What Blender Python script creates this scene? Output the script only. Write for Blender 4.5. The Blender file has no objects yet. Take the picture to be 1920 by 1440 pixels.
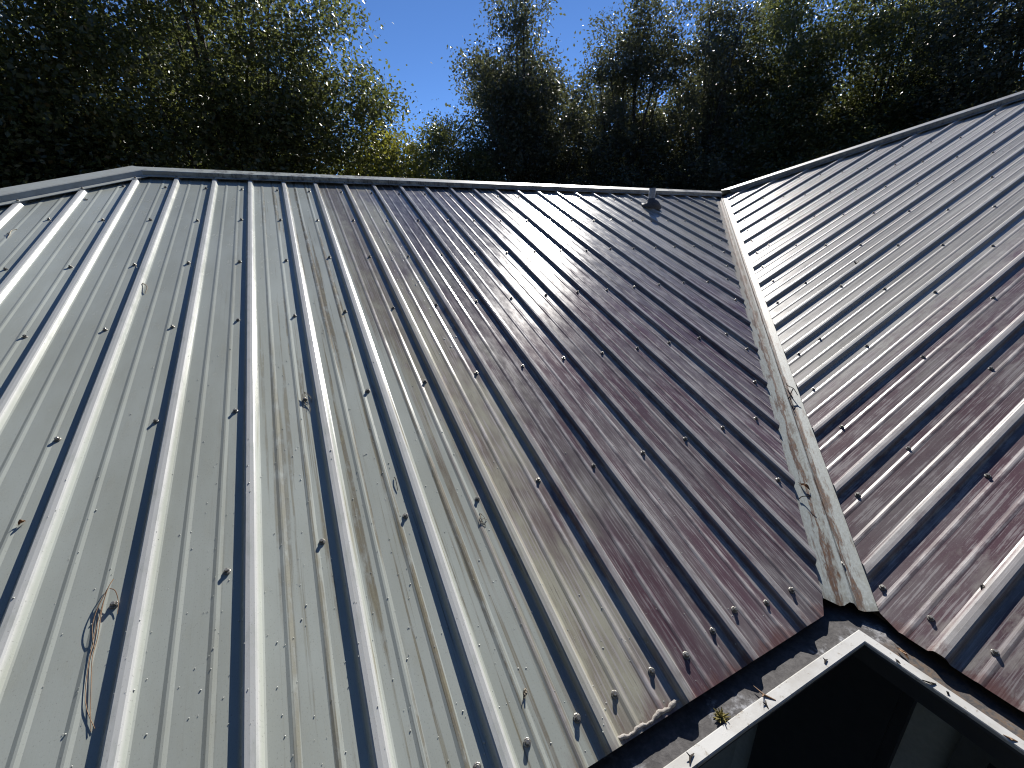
import bpy, math, random
import numpy as np
from mathutils import Matrix, Vector

# ------------------------------------------------------------------ camera, sky, sun, exposure
sc = bpy.context.scene
COL = sc.collection
R = math.radians
cam_d = bpy.data.cameras.new('camera'); cam = bpy.data.objects.new('camera', cam_d); COL.objects.link(cam)
cam_d.sensor_width = 36.0; cam_d.lens = 790.265 / 1920 * 36.0
cam_d.clip_start = 0.05; cam_d.clip_end = 3000
right = Vector((0.898339, -0.438940, -0.017859)); down = Vector((-0.157783, -0.284446, -0.945619)); fwd = Vector((0.409990, 0.852304, -0.324786))
M = Matrix((( right.x, -down.x, -fwd.x, -5.07625), (right.y, -down.y, -fwd.y, -4.18615), (right.z, -down.z, -fwd.z, -0.50271), (0, 0, 0, 1)))
cam.matrix_world = M
sc.camera = cam

SUN_EL, SUN_AZ = R(34.6), R(38.3)          # azimuth measured from +y towards +x
world = bpy.data.worlds.new('World'); sc.world = world; world.use_nodes = True
wn = world.node_tree.nodes; wl = world.node_tree.links
for n in list(wn): wn.remove(n)
sky = wn.new('ShaderNodeTexSky'); sky.sky_type = 'NISHITA'; sky.sun_disc = False
sky.sun_elevation = SUN_EL; sky.sun_rotation = SUN_AZ
sky.altitude = 0; sky.air_density = 0.6; sky.dust_density = 0.0; sky.ozone_density = 9.0
bg = wn.new('ShaderNodeBackground'); bg.inputs['Strength'].default_value = 0.096
wo = wn.new('ShaderNodeOutputWorld')
wl.new(sky.outputs[0], bg.inputs[0]); wl.new(bg.outputs[0], wo.inputs[0])

sun_d = bpy.data.lights.new('sun', 'SUN'); sun = bpy.data.objects.new('sun', sun_d); COL.objects.link(sun)
sun_d.energy = 5.0; sun_d.angle = R(0.53); sun_d.color = (1.0, 0.955, 0.89)
sdir = Vector((math.cos(SUN_EL) * math.sin(SUN_AZ), math.cos(SUN_EL) * math.cos(SUN_AZ), math.sin(SUN_EL)))
sun.rotation_euler = sdir.to_track_quat('Z', 'Y').to_euler(); sun.location = sdir * 60

vs = sc.view_settings
vs.view_transform = 'Standard'; vs.look = 'None'; vs.exposure = 0.55; vs.gamma = 1.0; vs.use_curve_mapping = False
sc.render.engine = 'CYCLES'
sc.cycles.use_denoising = True; sc.cycles.filter_width = 1.1
sc.cycles.max_bounces = 3; sc.cycles.diffuse_bounces = 2; sc.cycles.glossy_bounces = 2; sc.cycles.transmission_bounces = 2; sc.cycles.transparent_max_bounces = 4
sc.cycles.sample_clamp_indirect = 6.0

# ------------------------------------------------------------------ dimensions of the place
TH = R(22.610); CT, ST, TT = math.cos(TH), math.sin(TH), math.tan(TH)
S = 0.2286                    # rib spacing
EAVE = 3.731                  # plan distance ridge to eave
GROUND = -4.20
HIPX = -6.03                  # left end of the ridge
BIG = 2.5                     # plan run of the broken hip up to the higher ridge
SOUTH = -9.0
BASE = -0.012                 # panel flat, measured along the slope normal
rng = np.random.default_rng(7)
random.seed(7)

# ------------------------------------------------------------------ material helpers
class NT:
    def __init__(s, name):
        s.m = bpy.data.materials.new(name); s.m.use_nodes = True
        s.n = s.m.node_tree.nodes; s.l = s.m.node_tree.links
        for x in list(s.n): s.n.remove(x)
        s.out = s.n.new('ShaderNodeOutputMaterial')
    def put(s, sock, v):
        if v is None: return
        if isinstance(v, bpy.types.NodeSocket): s.l.new(v, sock)
        elif isinstance(v, (tuple, list)) and len(v) == 3 and sock.type == 'RGBA': sock.default_value = (*v, 1)
        else: sock.default_value = v
    def math(s, op, a, b=None, c=None, clamp=False):
        x = s.n.new('ShaderNodeMath'); x.operation = op; x.use_clamp = clamp
        s.put(x.inputs[0], a)
        if b is not None: s.put(x.inputs[1], b)
        if c is not None: s.put(x.inputs[2], c)
        return x.outputs[0]
    def ramp(s, v, lo, hi, a=0.0, b=1.0, smooth=True):
        x = s.n.new('ShaderNodeMapRange'); x.interpolation_type = 'SMOOTHSTEP' if smooth else 'LINEAR'; x.clamp = True
        s.put(x.inputs['Value'], v)
        for k, q in (('From Min', lo), ('From Max', hi), ('To Min', a), ('To Max', b)): s.put(x.inputs[k], q)
        return x.outputs['Result']
    def mix(s, f, a, b, mode='MIX'):
        x = s.n.new('ShaderNodeMix'); x.data_type = 'RGBA'; x.blend_type = mode; x.clamp_factor = True
        s.put(x.inputs[0], f); s.put(x.inputs[6], a); s.put(x.inputs[7], b)
        return x.outputs[2]
    def pos(s):
        g = s.n.new('ShaderNodeNewGeometry'); x = s.n.new('ShaderNodeSeparateXYZ'); s.l.new(g.outputs['Position'], x.inputs[0])
        return x.outputs[0], x.outputs[1], x.outputs[2]
    def vec(s, a, b, c=0.0):
        x = s.n.new('ShaderNodeCombineXYZ'); s.put(x.inputs[0], a); s.put(x.inputs[1], b); s.put(x.inputs[2], c)
        return x.outputs[0]
    def noise(s, v, scale=1.0, detail=4.0, rough=0.55):
        x = s.n.new('ShaderNodeTexNoise'); x.inputs['Scale'].default_value = scale
        x.inputs['Detail'].default_value = detail; x.inputs['Roughness'].default_value = rough
        if v is not None: s.l.new(v, x.inputs['Vector'])
        return x.outputs['Fac']
    def white(s, w):
        x = s.n.new('ShaderNodeTexWhiteNoise'); x.noise_dimensions = '1D'; s.put(x.inputs['W'], w)
        return x.outputs['Value']
    def island(s):
        g = s.n.new('ShaderNodeNewGeometry'); return g.outputs['Random Per Island']
    def bump(s, h, strength=0.2, dist=0.002):
        x = s.n.new('ShaderNodeBump'); x.inputs['Strength'].default_value = strength; x.inputs['Distance'].default_value = dist
        s.l.new(h, x.inputs['Height']); return x.outputs['Normal']
    def bsdf(s, color, rough=0.5, metal=0.0, spec=0.5, normal=None, finish=True):
        x = s.n.new('ShaderNodeBsdfPrincipled')
        s.put(x.inputs['Base Color'], color); s.put(x.inputs['Roughness'], rough); s.put(x.inputs['Metallic'], metal)
        s.put(x.inputs['Specular IOR Level'], spec)
        if normal is not None: s.l.new(normal, x.inputs['Normal'])
        if finish: s.l.new(x.outputs[0], s.out.inputs[0])
        return x.outputs[0]

def scaled(t, a, k): return t.math('MULTIPLY', a, k)

def roof_material(name, plane):
    """Painted rib steel, weathered: clean grey-green paint, chalky streaks, purple-brown oxidation."""
    t = NT(name); x, y, z = t.pos()
    if plane == 'front': a, d = x, t.math('MULTIPLY', y, -1.0); a0 = -0.5103
    else: a, d = y, t.math('MULTIPLY', x, -1.0); a0 = -0.2817
    bay = t.math('FLOOR', t.math('DIVIDE', t.math('SUBTRACT', a, a0), S))
    bayr = t.white(bay); bayr2 = t.white(t.math('ADD', bay, 31.7))
    frac = t.math('FRACT', t.math('DIVIDE', t.math('SUBTRACT', a, a0), S))
    off = t.math('MULTIPLY', bayr, 17.0)
    dd = t.math('ADD', d, off)
    streak = t.noise(t.vec(scaled(t, a, 42.0), scaled(t, dd, 0.75)), 1.0, 4.0, 0.6)      # long run-off streaks
    fine = t.noise(t.vec(scaled(t, a, 200.0), scaled(t, dd, 3.2)), 1.0, 3.0, 0.65)
    blotch = t.noise(t.vec(scaled(t, a, 5.0), scaled(t, dd, 1.6)), 1.0, 4.0, 0.6)
    grain = t.noise(t.vec(scaled(t, a, 300.0), scaled(t, d, 220.0), 0.0), 1.0, 2.0, 0.6)
    mid = t.noise(t.vec(scaled(t, a, 26.0), scaled(t, d, 9.0)), 1.0, 5.0, 0.68)
    # distance from the nearest major rib crest and from the two small ribs, as fractions of a bay
    ribd = t.math('MINIMUM', frac, t.math('SUBTRACT', 1.0, frac))
    minord = t.math('MINIMUM', t.math('ABSOLUTE', t.math('SUBTRACT', frac, 0.3333)), t.math('ABSOLUTE', t.math('SUBTRACT', frac, 0.6667)))
    clean = t.mix(t.ramp(blotch, 0.32, 0.68), (0.475, 0.51, 0.465), (0.41, 0.435, 0.385))
    clean = t.mix(t.math('MULTIPLY', t.ramp(mid, 0.5, 0.75), 0.30), clean, (0.37, 0.37, 0.30))
    # brown dirt lines that follow the small ribs and the run of the water
    near = t.ramp(minord, 0.09, 0.02)
    dirtline = t.math('MULTIPLY', t.ramp(t.math('ADD', streak, t.math('MULTIPLY', near, 0.09)), 0.545, 0.64), t.ramp(mid, 0.33, 0.55, 0.15, 1.0))
    brown = t.mix(t.ramp(mid, 0.35, 0.65), (0.13, 0.10, 0.07), (0.26, 0.235, 0.155))
    # oxidised paint
    pur = t.mix(t.ramp(blotch, 0.36, 0.64), (0.165, 0.138, 0.142), (0.115, 0.068, 0.080))
    grey = t.mix(t.ramp(mid, 0.35, 0.65), (0.135, 0.122, 0.12), (0.23, 0.218, 0.208))
    if plane == 'front':
        low = t.math('ADD', t.ramp(d, 0.9, 2.6), t.ramp(a, -4.8, -4.2, -0.6, 0.0))
        low = t.math('ADD', low, t.ramp(blotch, 0.3, 0.7, -0.40, 0.30))
        ox = t.mix(low, grey, pur)
        olive = t.mix(t.ramp(t.math('ADD', t.math('MULTIPLY', blotch, 0.6), t.math('MULTIPLY', mid, 0.4)), 0.42, 0.6), (0.36, 0.35, 0.275), (0.20, 0.172, 0.132))
        ox = t.mix(t.ramp(t.math('ADD', a, t.ramp(blotch, 0.3, 0.7, -0.14, 0.14)), -4.62, -4.32), olive, ox)
        edge = t.math('ADD', a, t.ramp(streak, 0.3, 0.7, -0.07, 0.07))
        edge = t.math('ADD', edge, t.ramp(d, 1.2, 3.6, 0.0, -0.16))
        dark = t.ramp(edge, -4.90, -4.80)
        dirt_zone = t.ramp(a, -5.55, -5.0)
        pale_sheen = t.math('MULTIPLY', t.ramp(a, -3.6, -2.2), t.ramp(d, 2.6, 0.8))  # paler upper right: clean paint plus reflected brightness put into the colour
        ox = t.mix(pale_sheen, ox, t.mix(t.ramp(streak, 0.35, 0.65), (0.25, 0.242, 0.22), (0.40, 0.385, 0.345)))
        worn = t.ramp(d, 0.8, 2.2, 0.45, 1.0)
    else:
        low = t.math('ADD', t.math('MULTIPLY', t.ramp(a, -3.0, -3.35), t.ramp(a, -4.0, -3.75, 0.45, 1.0)), t.ramp(d, 2.4, 3.2, 0.0, 0.35))
        low = t.math('ADD', low, t.ramp(mid, 0.3, 0.7, -0.45, 0.35))
        low = t.math('MULTIPLY', low, t.ramp(blotch, 0.3, 0.6, 0.75, 1.1))
        top = t.mix(t.ramp(streak, 0.35, 0.68), (0.31, 0.30, 0.27), (0.50, 0.485, 0.44))
        ox = t.mix(low, top, pur)
        dark = t.ramp(d, -9.0, -8.0)
        dirt_zone = t.ramp(d, -3.0, 2.0, 0.4, 1.0)
        worn = t.ramp(d, 0.8, 2.6, 0.25, 1.0)
    # white chalk streaks on the oxidised paint, patchy
    ck = t.math('ADD', t.math('MULTIPLY', fine, 0.62), t.math('MULTIPLY', mid, 0.38))
    chalk = t.math('MULTIPLY', t.ramp(ck, 0.50, 0.585), t.math('MULTIPLY', worn, 0.52))
    oxc = t.mix(chalk, ox, (0.43, 0.408, 0.402))
    oxc = t.mix(t.math('MULTIPLY', t.ramp(ck, 0.44, 0.36), t.math('MULTIPLY', worn, 0.55)), oxc, (0.10, 0.078, 0.08))
    oxc = t.mix(t.math('MULTIPLY', t.ramp(minord, 0.045, 0.012), t.ramp(mid, 0.38, 0.6, 0.1, 0.6)), oxc, (0.50, 0.48, 0.47))
    # the strip beside each rib where run-off keeps the paint clean
    sr = t.math('MULTIPLY', t.ramp(frac, 0.76, 0.84), t.ramp(frac, 0.93, 0.89))
    if plane != 'front': sr = t.math('MULTIPLY', t.ramp(frac, 0.80, 0.88), t.ramp(frac, 0.93, 0.91))
    strip = t.math('MULTIPLY', sr, t.ramp(mid, 0.38, 0.6, 0.1, 0.6))
    oxc = t.mix(strip, oxc, (0.42, 0.42, 0.395))
    clean = t.mix(t.math('MULTIPLY', dirtline, t.math('MULTIPLY', dirt_zone, 0.92)), clean, brown)
    col = t.mix(dark, clean, oxc)
    tone = t.ramp(bayr, 0.0, 1.0, 0.85, 1.12, False)
    hs = t.n.new('ShaderNodeHueSaturation'); t.put(hs.inputs['Value'], tone); t.put(hs.inputs['Color'], col); col = hs.outputs[0]
    # pale crests of the major ribs: worn paint plus a painted-in glint, with scuffs
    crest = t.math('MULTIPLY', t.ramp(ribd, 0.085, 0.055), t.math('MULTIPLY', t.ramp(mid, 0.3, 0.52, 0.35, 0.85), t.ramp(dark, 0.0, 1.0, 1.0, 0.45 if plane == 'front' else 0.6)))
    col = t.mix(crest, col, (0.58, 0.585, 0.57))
    # speckle
    col = t.mix(t.math('MULTIPLY', t.ramp(grain, 0.60, 0.74), 0.22), col, (0.52, 0.52, 0.49))
    col = t.mix(t.math('MULTIPLY', t.ramp(grain, 0.39, 0.27), 0.32), col, (0.07, 0.06, 0.055))
    # rusty cut edge at the eave
    rust = t.ramp(t.math('ADD', d, t.ramp(mid, 0.3, 0.7, -0.045, 0.02)), EAVE - 0.05, EAVE - 0.005)
    rust = t.math('MULTIPLY', rust, t.ramp(a, -4.8, -4.3, 0.2, 0.75) if plane == 'front' else 0.7)
    col = t.mix(rust, col, (0.115, 0.052, 0.045))
    rough = t.math('ADD', t.ramp(mid, 0.3, 0.7, 0.16, 0.235), t.math('MULTIPLY', t.ramp(dark, 1.0, 0.0), 0.05) if plane == 'front' else 0.11)
    h = t.math('ADD', t.math('MULTIPLY', grain, 0.11), t.math('ADD', t.math('MULTIPLY', fine, 0.10), t.math('MULTIPLY', blotch, 1.2)))
    t.bsdf(col, rough, 0.0, 0.30 if plane == 'front' else 0.15, t.bump(h, 0.22, 0.0022))
    return t.m

def plain(name, c1, c2, scale=8.0, rough=0.5, metal=0.0, spec=0.5, bump=0.15, bd=0.003):
    t = NT(name); tc = t.n.new('ShaderNodeNewGeometry')
    n = t.noise(tc.outputs['Position'], scale, 6.0, 0.65)
    t.bsdf(t.mix(t.ramp(n, 0.35, 0.65), c1, c2), rough, metal, spec, t.bump(n, bump, bd)); return t.m

def cap_material():
    t = NT('ridge_cap_paint'); x, y, z = t.pos()
    n = t.noise(t.vec(scaled(t, x, 14.0), scaled(t, y, 14.0), scaled(t, z, 14.0)), 1.0, 6.0, 0.65)
    f = t.noise(t.vec(scaled(t, x, 60.0), scaled(t, y, 60.0), scaled(t, z, 10.0)), 1.0, 4.0, 0.6)
    c = t.mix(t.ramp(n, 0.35, 0.7), (0.47, 0.50, 0.465), (0.39, 0.41, 0.38))
    zone = t.math('MULTIPLY', t.ramp(x, -6.0, -5.3), t.ramp(n, 0.42, 0.56))
    c = t.mix(t.math('MULTIPLY', zone, t.ramp(f, 0.42, 0.6, 0.3, 0.85)), c, (0.085, 0.08, 0.08))
    c = t.mix(t.ramp(x, -4.6, -2.5, 0.0, 0.55), c, (0.26, 0.258, 0.255))
    t.bsdf(c, t.ramp(n, 0.3, 0.7, 0.36, 0.5), 0.0, 0.5, t.bump(n, 0.15, 0.003)); return t.m

def valley_material():
    t = NT('valley_flashing_paint'); x, y, z = t.pos()
    across = t.math('MULTIPLY', t.math('SUBTRACT', x, y), 0.70711)      # signed distance from the valley line
    along = t.math('MULTIPLY', t.math('ADD', x, y), -0.70711)
    n = t.noise(t.vec(scaled(t, across, 45.0), scaled(t, along, 7.0)), 1.0, 6.0, 0.7)
    n2 = t.noise(t.vec(scaled(t, across, 120.0), scaled(t, along, 60.0)), 1.0, 5.0, 0.7)
    base = t.mix(t.ramp(n2, 0.35, 0.7), (0.385, 0.42, 0.405), (0.30, 0.32, 0.30))
    upper = t.ramp(along, 4.4, 2.4)
    base = t.mix(upper, base, (0.235, 0.222, 0.195))
    wob = t.math('ADD', across, t.ramp(n, 0.3, 0.7, -0.016, 0.016))
    b1 = t.math('SUBTRACT', 1.0, t.ramp(t.math('ABSOLUTE', t.math('ADD', wob, 0.028)), 0.003, 0.017))
    b2 = t.math('SUBTRACT', 1.0, t.ramp(t.math('ABSOLUTE', t.math('SUBTRACT', wob, 0.020)), 0.003, 0.016))
    edge = t.ramp(t.math('ABSOLUTE', wob), 0.062, 0.085)
    patch = t.math('MULTIPLY', t.ramp(n, 0.54, 0.66), 0.7)
    dirt = t.math('MAXIMUM', t.math('MAXIMUM', b1, b2), t.math('MAXIMUM', t.math('MULTIPLY', edge, 0.5), patch))
    dirt = t.math('MULTIPLY', dirt, t.ramp(n2, 0.3, 0.55, 0.7, 1.0))
    c = t.mix(dirt, base, t.mix(t.ramp(n2, 0.4, 0.65), (0.075, 0.038, 0.026), (0.16, 0.098, 0.062)))
    endm = t.ramp(along, 5.24, 5.33, 0.0, 0.7)
    c = t.mix(t.math('MULTIPLY', endm, t.ramp(n2, 0.35, 0.5)), c, (0.10, 0.085, 0.06))
    t.bsdf(c, 0.55, 0.0, 0.3, t.bump(n2, 0.25, 0.002)); return t.m

def lip_material():
    t = NT('gutter_white_paint'); g = t.n.new('ShaderNodeNewGeometry')
    n = t.noise(g.outputs['Position'], 60.0, 6.0, 0.7); n2 = t.noise(g.outputs['Position'], 9.0, 5.0, 0.6)
    c = t.mix(t.ramp(n2, 0.4, 0.65), (0.52, 0.52, 0.50), (0.43, 0.42, 0.39))
    c = t.mix(t.math('MULTIPLY', t.ramp(n, 0.57, 0.68), 0.75), c, (0.22, 0.18, 0.13))
    t.bsdf(c, 0.45, 0, 0.4, t.bump(n, 0.15, 0.002)); return t.m

def guard_material():
    t = NT('gutter_dirt'); g = t.n.new('ShaderNodeNewGeometry')
    n = t.noise(g.outputs['Position'], 55.0, 7.0, 0.7); n2 = t.noise(g.outputs['Position'], 7.0, 5.0, 0.6)
    c = t.mix(t.ramp(n, 0.35, 0.7), (0.055, 0.052, 0.052), (0.105, 0.10, 0.098))
    c = t.mix(t.math('MULTIPLY', t.ramp(n2, 0.56, 0.68), t.ramp(n, 0.4, 0.6)), c, (0.36, 0.37, 0.39))
    x, y, z = t.pos()
    east = t.ramp(y, -3.80, -3.90)
    c = t.mix(t.math('MULTIPLY', east, t.ramp(n, 0.42, 0.6)), c, (0.12, 0.085, 0.06))
    t.bsdf(c, 0.75, 0, 0.3, t.bump(n, 0.5, 0.004)); return t.m

def leaf_material(name, c1, c2, trans, tf=0.22, rough=0.42, rare=None):
    t = NT(name); r = t.island()
    g = t.n.new('ShaderNodeNewGeometry'); n = t.noise(g.outputs['Position'], 1.1, 3.0, 0.6)
    c = t.mix(r, c1, c2)
    c = t.mix(t.ramp(n, 0.40, 0.66, 0.0, 0.65), c, tuple(v * 0.55 for v in c1))
    if rare: c = t.mix(t.math('MULTIPLY', t.ramp(t.white(t.math('MULTIPLY', r, 991.0)), 0.93, 0.96), 0.8), c, rare)
    b = t.bsdf(c, rough, 0.0, 0.8, None, False)
    tr = t.n.new('ShaderNodeBsdfTranslucent'); t.put(tr.inputs[0], t.mix(r, trans, tuple(v * 0.6 for v in trans)))
    mx = t.n.new('ShaderNodeMixShader'); mx.inputs[0].default_value = tf
    t.l.new(b, mx.inputs[1]); t.l.new(tr.outputs[0], mx.inputs[2]); t.l.new(mx.outputs[0], t.out.inputs[0]); return t.m

MAT = {
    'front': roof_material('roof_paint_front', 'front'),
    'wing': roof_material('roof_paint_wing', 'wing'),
    'cap': cap_material(), 'valley': valley_material(), 'lip': lip_material(), 'guard': guard_material(),
    'other': plain('roof_paint_far_slopes', (0.33, 0.355, 0.335), (0.25, 0.26, 0.25), 2.0, 0.4),
    'deck': plain('roof_deck_wood', (0.10, 0.08, 0.06), (0.07, 0.055, 0.045), 6.0, 0.9),
    'screw': plain('screw_zinc', (0.33, 0.33, 0.31), (0.20, 0.18, 0.15), 300.0, 0.42, 0.6),
    'washer': plain('rubber_washer', (0.03, 0.03, 0.03), (0.05, 0.05, 0.05), 100.0, 0.8),
    'wall': plain('wall_stucco', (0.42, 0.42, 0.40), (0.36, 0.36, 0.345), 40.0, 0.9, bump=0.4),
    'fascia': plain('fascia_dark_wood', (0.06, 0.06, 0.065), (0.045, 0.045, 0.05), 10.0, 0.8),
    'soffit': plain('soffit_paint', (0.16, 0.16, 0.16), (0.13, 0.13, 0.13), 10.0, 0.8),
    'door': plain('door_dark_paint', (0.022, 0.022, 0.026), (0.03, 0.03, 0.032), 20.0, 0.5),
    'winframe': plain('window_frame_paint', (0.09, 0.09, 0.09), (0.11, 0.11, 0.11), 20.0, 0.5),
    'glass': plain('window_glass', (0.02, 0.022, 0.025), (0.025, 0.027, 0.03), 3.0, 0.06, bump=0.0),
    'pipe': plain('vent_pipe_paint', (0.55, 0.56, 0.55), (0.38, 0.38, 0.38), 30.0, 0.5),
    'boot': plain('vent_boot_rubber', (0.10, 0.10, 0.11), (0.06, 0.06, 0.07), 40.0, 0.6),
    'sealant': plain('grey_sealant', (0.40, 0.375, 0.34), (0.28, 0.25, 0.22), 90.0, 0.8, bump=0.6, bd=0.006),
    'ground': plain('ground_leaf_litter', (0.06, 0.055, 0.032), (0.035, 0.05, 0.02), 0.7, 0.95),
    'patio': plain('patio_concrete', (0.34, 0.33, 0.31), (0.26, 0.255, 0.24), 5.0, 0.9),
    'bark': plain('bark', (0.055, 0.045, 0.036), (0.10, 0.088, 0.072), 14.0, 0.9, bump=0.8, bd=0.03),
    'twig': plain('dry_twig', (0.27, 0.165, 0.09), (0.18, 0.105, 0.06), 60.0, 0.7),
    'twigpale': plain('pale_twig', (0.30, 0.27, 0.21), (0.20, 0.17, 0.12), 60.0, 0.7),
    'twigdark': plain('dark_twig', (0.05, 0.04, 0.03), (0.035, 0.03, 0.025), 60.0, 0.8),
    'dryleaf': plain('dry_leaf', (0.28, 0.15, 0.055), (0.18, 0.085, 0.035), 80.0, 0.6),
    'darkleaf': plain('dark_dead_leaf', (0.06, 0.05, 0.04), (0.04, 0.035, 0.03), 80.0, 0.7),
    'moss': plain('yellow_moss', (0.26, 0.22, 0.07), (0.14, 0.12, 0.03), 120.0, 0.9),
    'drop': plain('pale_droplet', (0.56, 0.57, 0.53), (0.45, 0.46, 0.42), 200.0, 0.22),
    'oak': leaf_material('oak_leaves', (0.06, 0.075, 0.032), (0.12, 0.135, 0.06), (0.30, 0.34, 0.09), 0.30, 0.40, (0.16, 0.10, 0.03)),
    'oakcool': leaf_material('oak_leaves_cool', (0.055, 0.064, 0.04), (0.11, 0.12, 0.075), (0.25, 0.27, 0.11), 0.27, 0.42, (0.10, 0.06, 0.03)),
    'bright': leaf_material('bright_leaves', (0.075, 0.10, 0.022), (0.14, 0.14, 0.035), (0.42, 0.42, 0.06), 0.40, 0.42, (0.28, 0.17, 0.03)),
}

# ------------------------------------------------------------------ object helpers
def mesh(name, verts, faces, mat, smooth=False):
    me = bpy.data.meshes.new(name); me.from_pydata([tuple(map(float, v)) for v in verts], [], faces); me.update()
    if mat: me.materials.append(MAT[mat] if isinstance(mat, str) else mat)
    if smooth: me.polygons.foreach_set('use_smooth', [True] * len(me.polygons))
    return me
def obj(name, me, parent=None, mw=None):
    o = bpy.data.objects.new(name, me); COL.objects.link(o)
    if mw is not None: o.matrix_world = mw
    if parent is not None:
        o.parent = parent; o.matrix_parent_inverse = world_of(parent).inverted()
    return o
WORLD = {}
def world_of(o): return WORLD.get(o.name, Matrix.Identity(4))
def empty(name, loc):
    o = bpy.data.objects.new(name, None); COL.objects.link(o); o.location = loc; o.empty_display_size = 0.2
    WORLD[o.name] = Matrix.Translation(loc); return o
def tag(o, label=None, cat=None, group=None, kind=None):
    if label: o['label'] = label
    if cat: o['category'] = cat
    if group: o['group'] = group
    if kind: o['kind'] = kind
    return o
def box(x0, x1, y0, y1, z0, z1):
    v = [(x0, y0, z0), (x1, y0, z0), (x1, y1, z0), (x0, y1, z0), (x0, y0, z1), (x1, y0, z1), (x1, y1, z1), (x0, y1, z1)]
    return v, [(0, 3, 2, 1), (4, 5, 6, 7), (0, 1, 5, 4), (1, 2, 6, 5), (2, 3, 7, 6), (3, 0, 4, 7)]
class MB:
    def __init__(s): s.v = []; s.f = []
    def add(s, v, f):
        b = len(s.v); s.v += [tuple(map(float, q)) for q in v]; s.f += [tuple(i + b for i in q) for q in f]; return s
    def box(s, *a): return s.add(*box(*a))
    def tube(s, pts, radii, seg=6, caps=True):
        pts = [Vector(p) for p in pts]; n = len(pts)
        if not isinstance(radii, (list, tuple)): radii = [radii] * n
        ref = None; rings = []
        for i, p in enumerate(pts):
            t = (pts[min(i + 1, n - 1)] - pts[max(i - 1, 0)])
            if t.length < 1e-9: t = Vector((0, 0, 1))
            t.normalize()
            if ref is None: ref = Vector((1, 0, 0)) if abs(t.x) < 0.8 else Vector((0, 1, 0))
            u = (ref - t * ref.dot(t)).normalized(); w = t.cross(u); ref = u
            rings.append([p + (u * math.cos(2 * math.pi * k / seg) + w * math.sin(2 * math.pi * k / seg)) * radii[i] for k in range(seg)])
        v = [q for r in rings for q in r]; f = []
        for i in range(n - 1):
            for k in range(seg):
                a, b = i * seg + k, i * seg + (k + 1) % seg
                f.append((a, b, b + seg, a + seg))
        if caps: f.append(tuple(range(seg - 1, -1, -1))); f.append(tuple(range((n - 1) * seg, n * seg)))
        return s.add(v, f)
    def build(s, name, mat, parent=None, smooth=False): return obj(name, mesh(name, s.v, s.f, mat, smooth), parent)

# slope frames: front slope faces -y, wing slope faces -x; d = plan distance down from the ridge line
N1 = Vector((0, -ST, CT)); N2 = Vector((-ST, 0, CT))
def on_front(x, d, h=0.0): return Vector((x, -d, -d * TT)) + N1 * h
def on_wing(y, d, h=0.0): return Vector((-d, y, -d * TT)) + N2 * h

RIB = [(-0.0255, 0.0), (-0.0215, 0.0018), (-0.0135, 0.0152), (-0.0100, 0.0174), (0.0, 0.0181), (0.0100, 0.0174), (0.0138, 0.0150), (0.0222, 0.0018), (0.0262, 0.0)]
MINOR = [(-0.0105, 0.0), (-0.0025, 0.0022), (0.0025, 0.0022), (0.0105, 0.0)]
def profile(n_bays):
    """profile of a panel that starts with a rib at 0 and ends just short of the rib at n_bays*S"""
    p = []
    for k in range(n_bays):
        p += [(k * S + a, h) for a, h in RIB]
        p += [(k * S + S / 3 + a, h) for a, h in MINOR] + [(k * S + 2 * S / 3 + a, h) for a, h in MINOR]
    p.append((n_bays * S - 0.0250, 0.0)); return p
def prof_h(a):
    """height of the panel above its flat at distance a from a rib"""
    a = a % S
    if a > S - 0.03: a -= S
    for c, P in ((0, RIB), (S / 3, MINOR), (2 * S / 3, MINOR)):
        for (a0, h0), (a1, h1) in zip(P, P[1:]):
            if c + a0 <= a <= c + a1: return h0 + (h1 - h0) * (a - c - a0) / (a1 - a0)
    return 0.0

# ------------------------------------------------------------------ ground
def sheet(name, x0, x1, y0, y1, z, mat):
    return tag(obj(name, mesh(name, [(x0, y0, z), (x1, y0, z), (x1, y1, z), (x0, y1, z)], [(0, 1, 2, 3)], mat)), kind='structure')
sheet('ground', -1200, 1200, -1200, 1200, GROUND, 'ground')
sheet('patio', -9.3, -3.3, -9.0, -3.3, GROUND + 0.004, 'patio')

# ------------------------------------------------------------------ house
house = empty('metal_roof_house', (-3.3, -3.3, GROUND))
tag(house, 'house with weathered grey ribbed metal roof, two slopes meeting at a rusty valley', 'house')

panels = []   # (object, plane, a_min, a_max)
def build_panel(plane, a_start, n_bays, d_lo, d_hi, mat, lift, place, sign=1):
    pr = profile(n_bays); nseg = 6; v = []; f = []; cols = []
    for a, h in pr:
        aa = a_start + sign * a; lo, hi = d_lo(aa), d_hi(aa)
        cols.append((aa, h, lo, hi))
    # insert columns where the limits bend is not needed: strips are narrow
    for aa, h, lo, hi in cols:
        hi = max(hi, lo + 1e-4)
        for k in range(nseg + 1):
            d = lo + (hi - lo) * k / nseg
            v.append(place(aa, d, BASE + lift + h))
    m = nseg + 1
    for c in range(len(cols) - 1):
        if cols[c][3] - cols[c][2] < 2e-4 and cols[c + 1][3] - cols[c + 1][2] < 2e-4: continue
        for k in range(nseg):
            i = c * m + k
            f.append((i, i + 1, i + m + 1, i + m) if sign > 0 else (i, i + m, i + m + 1, i + 1))
    if not f: return None
    used = sorted({i for q in f for i in q}); idx = {o_: n_ for n_, o_ in enumerate(used)}
    v = [v[i] for i in used]; f = [tuple(idx[i] for i in q) for q in f]
    o = obj('roof_panel', mesh('roof_panel', v, f, mat), house)
    panels.append((o, plane, min(a_start, a_start + sign * n_bays * S), max(a_start, a_start + sign * n_bays * S)))
    return o

X0, Y0 = -0.5103, -0.2817                    # first rib of each slope beside the valley
EV = EAVE
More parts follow.
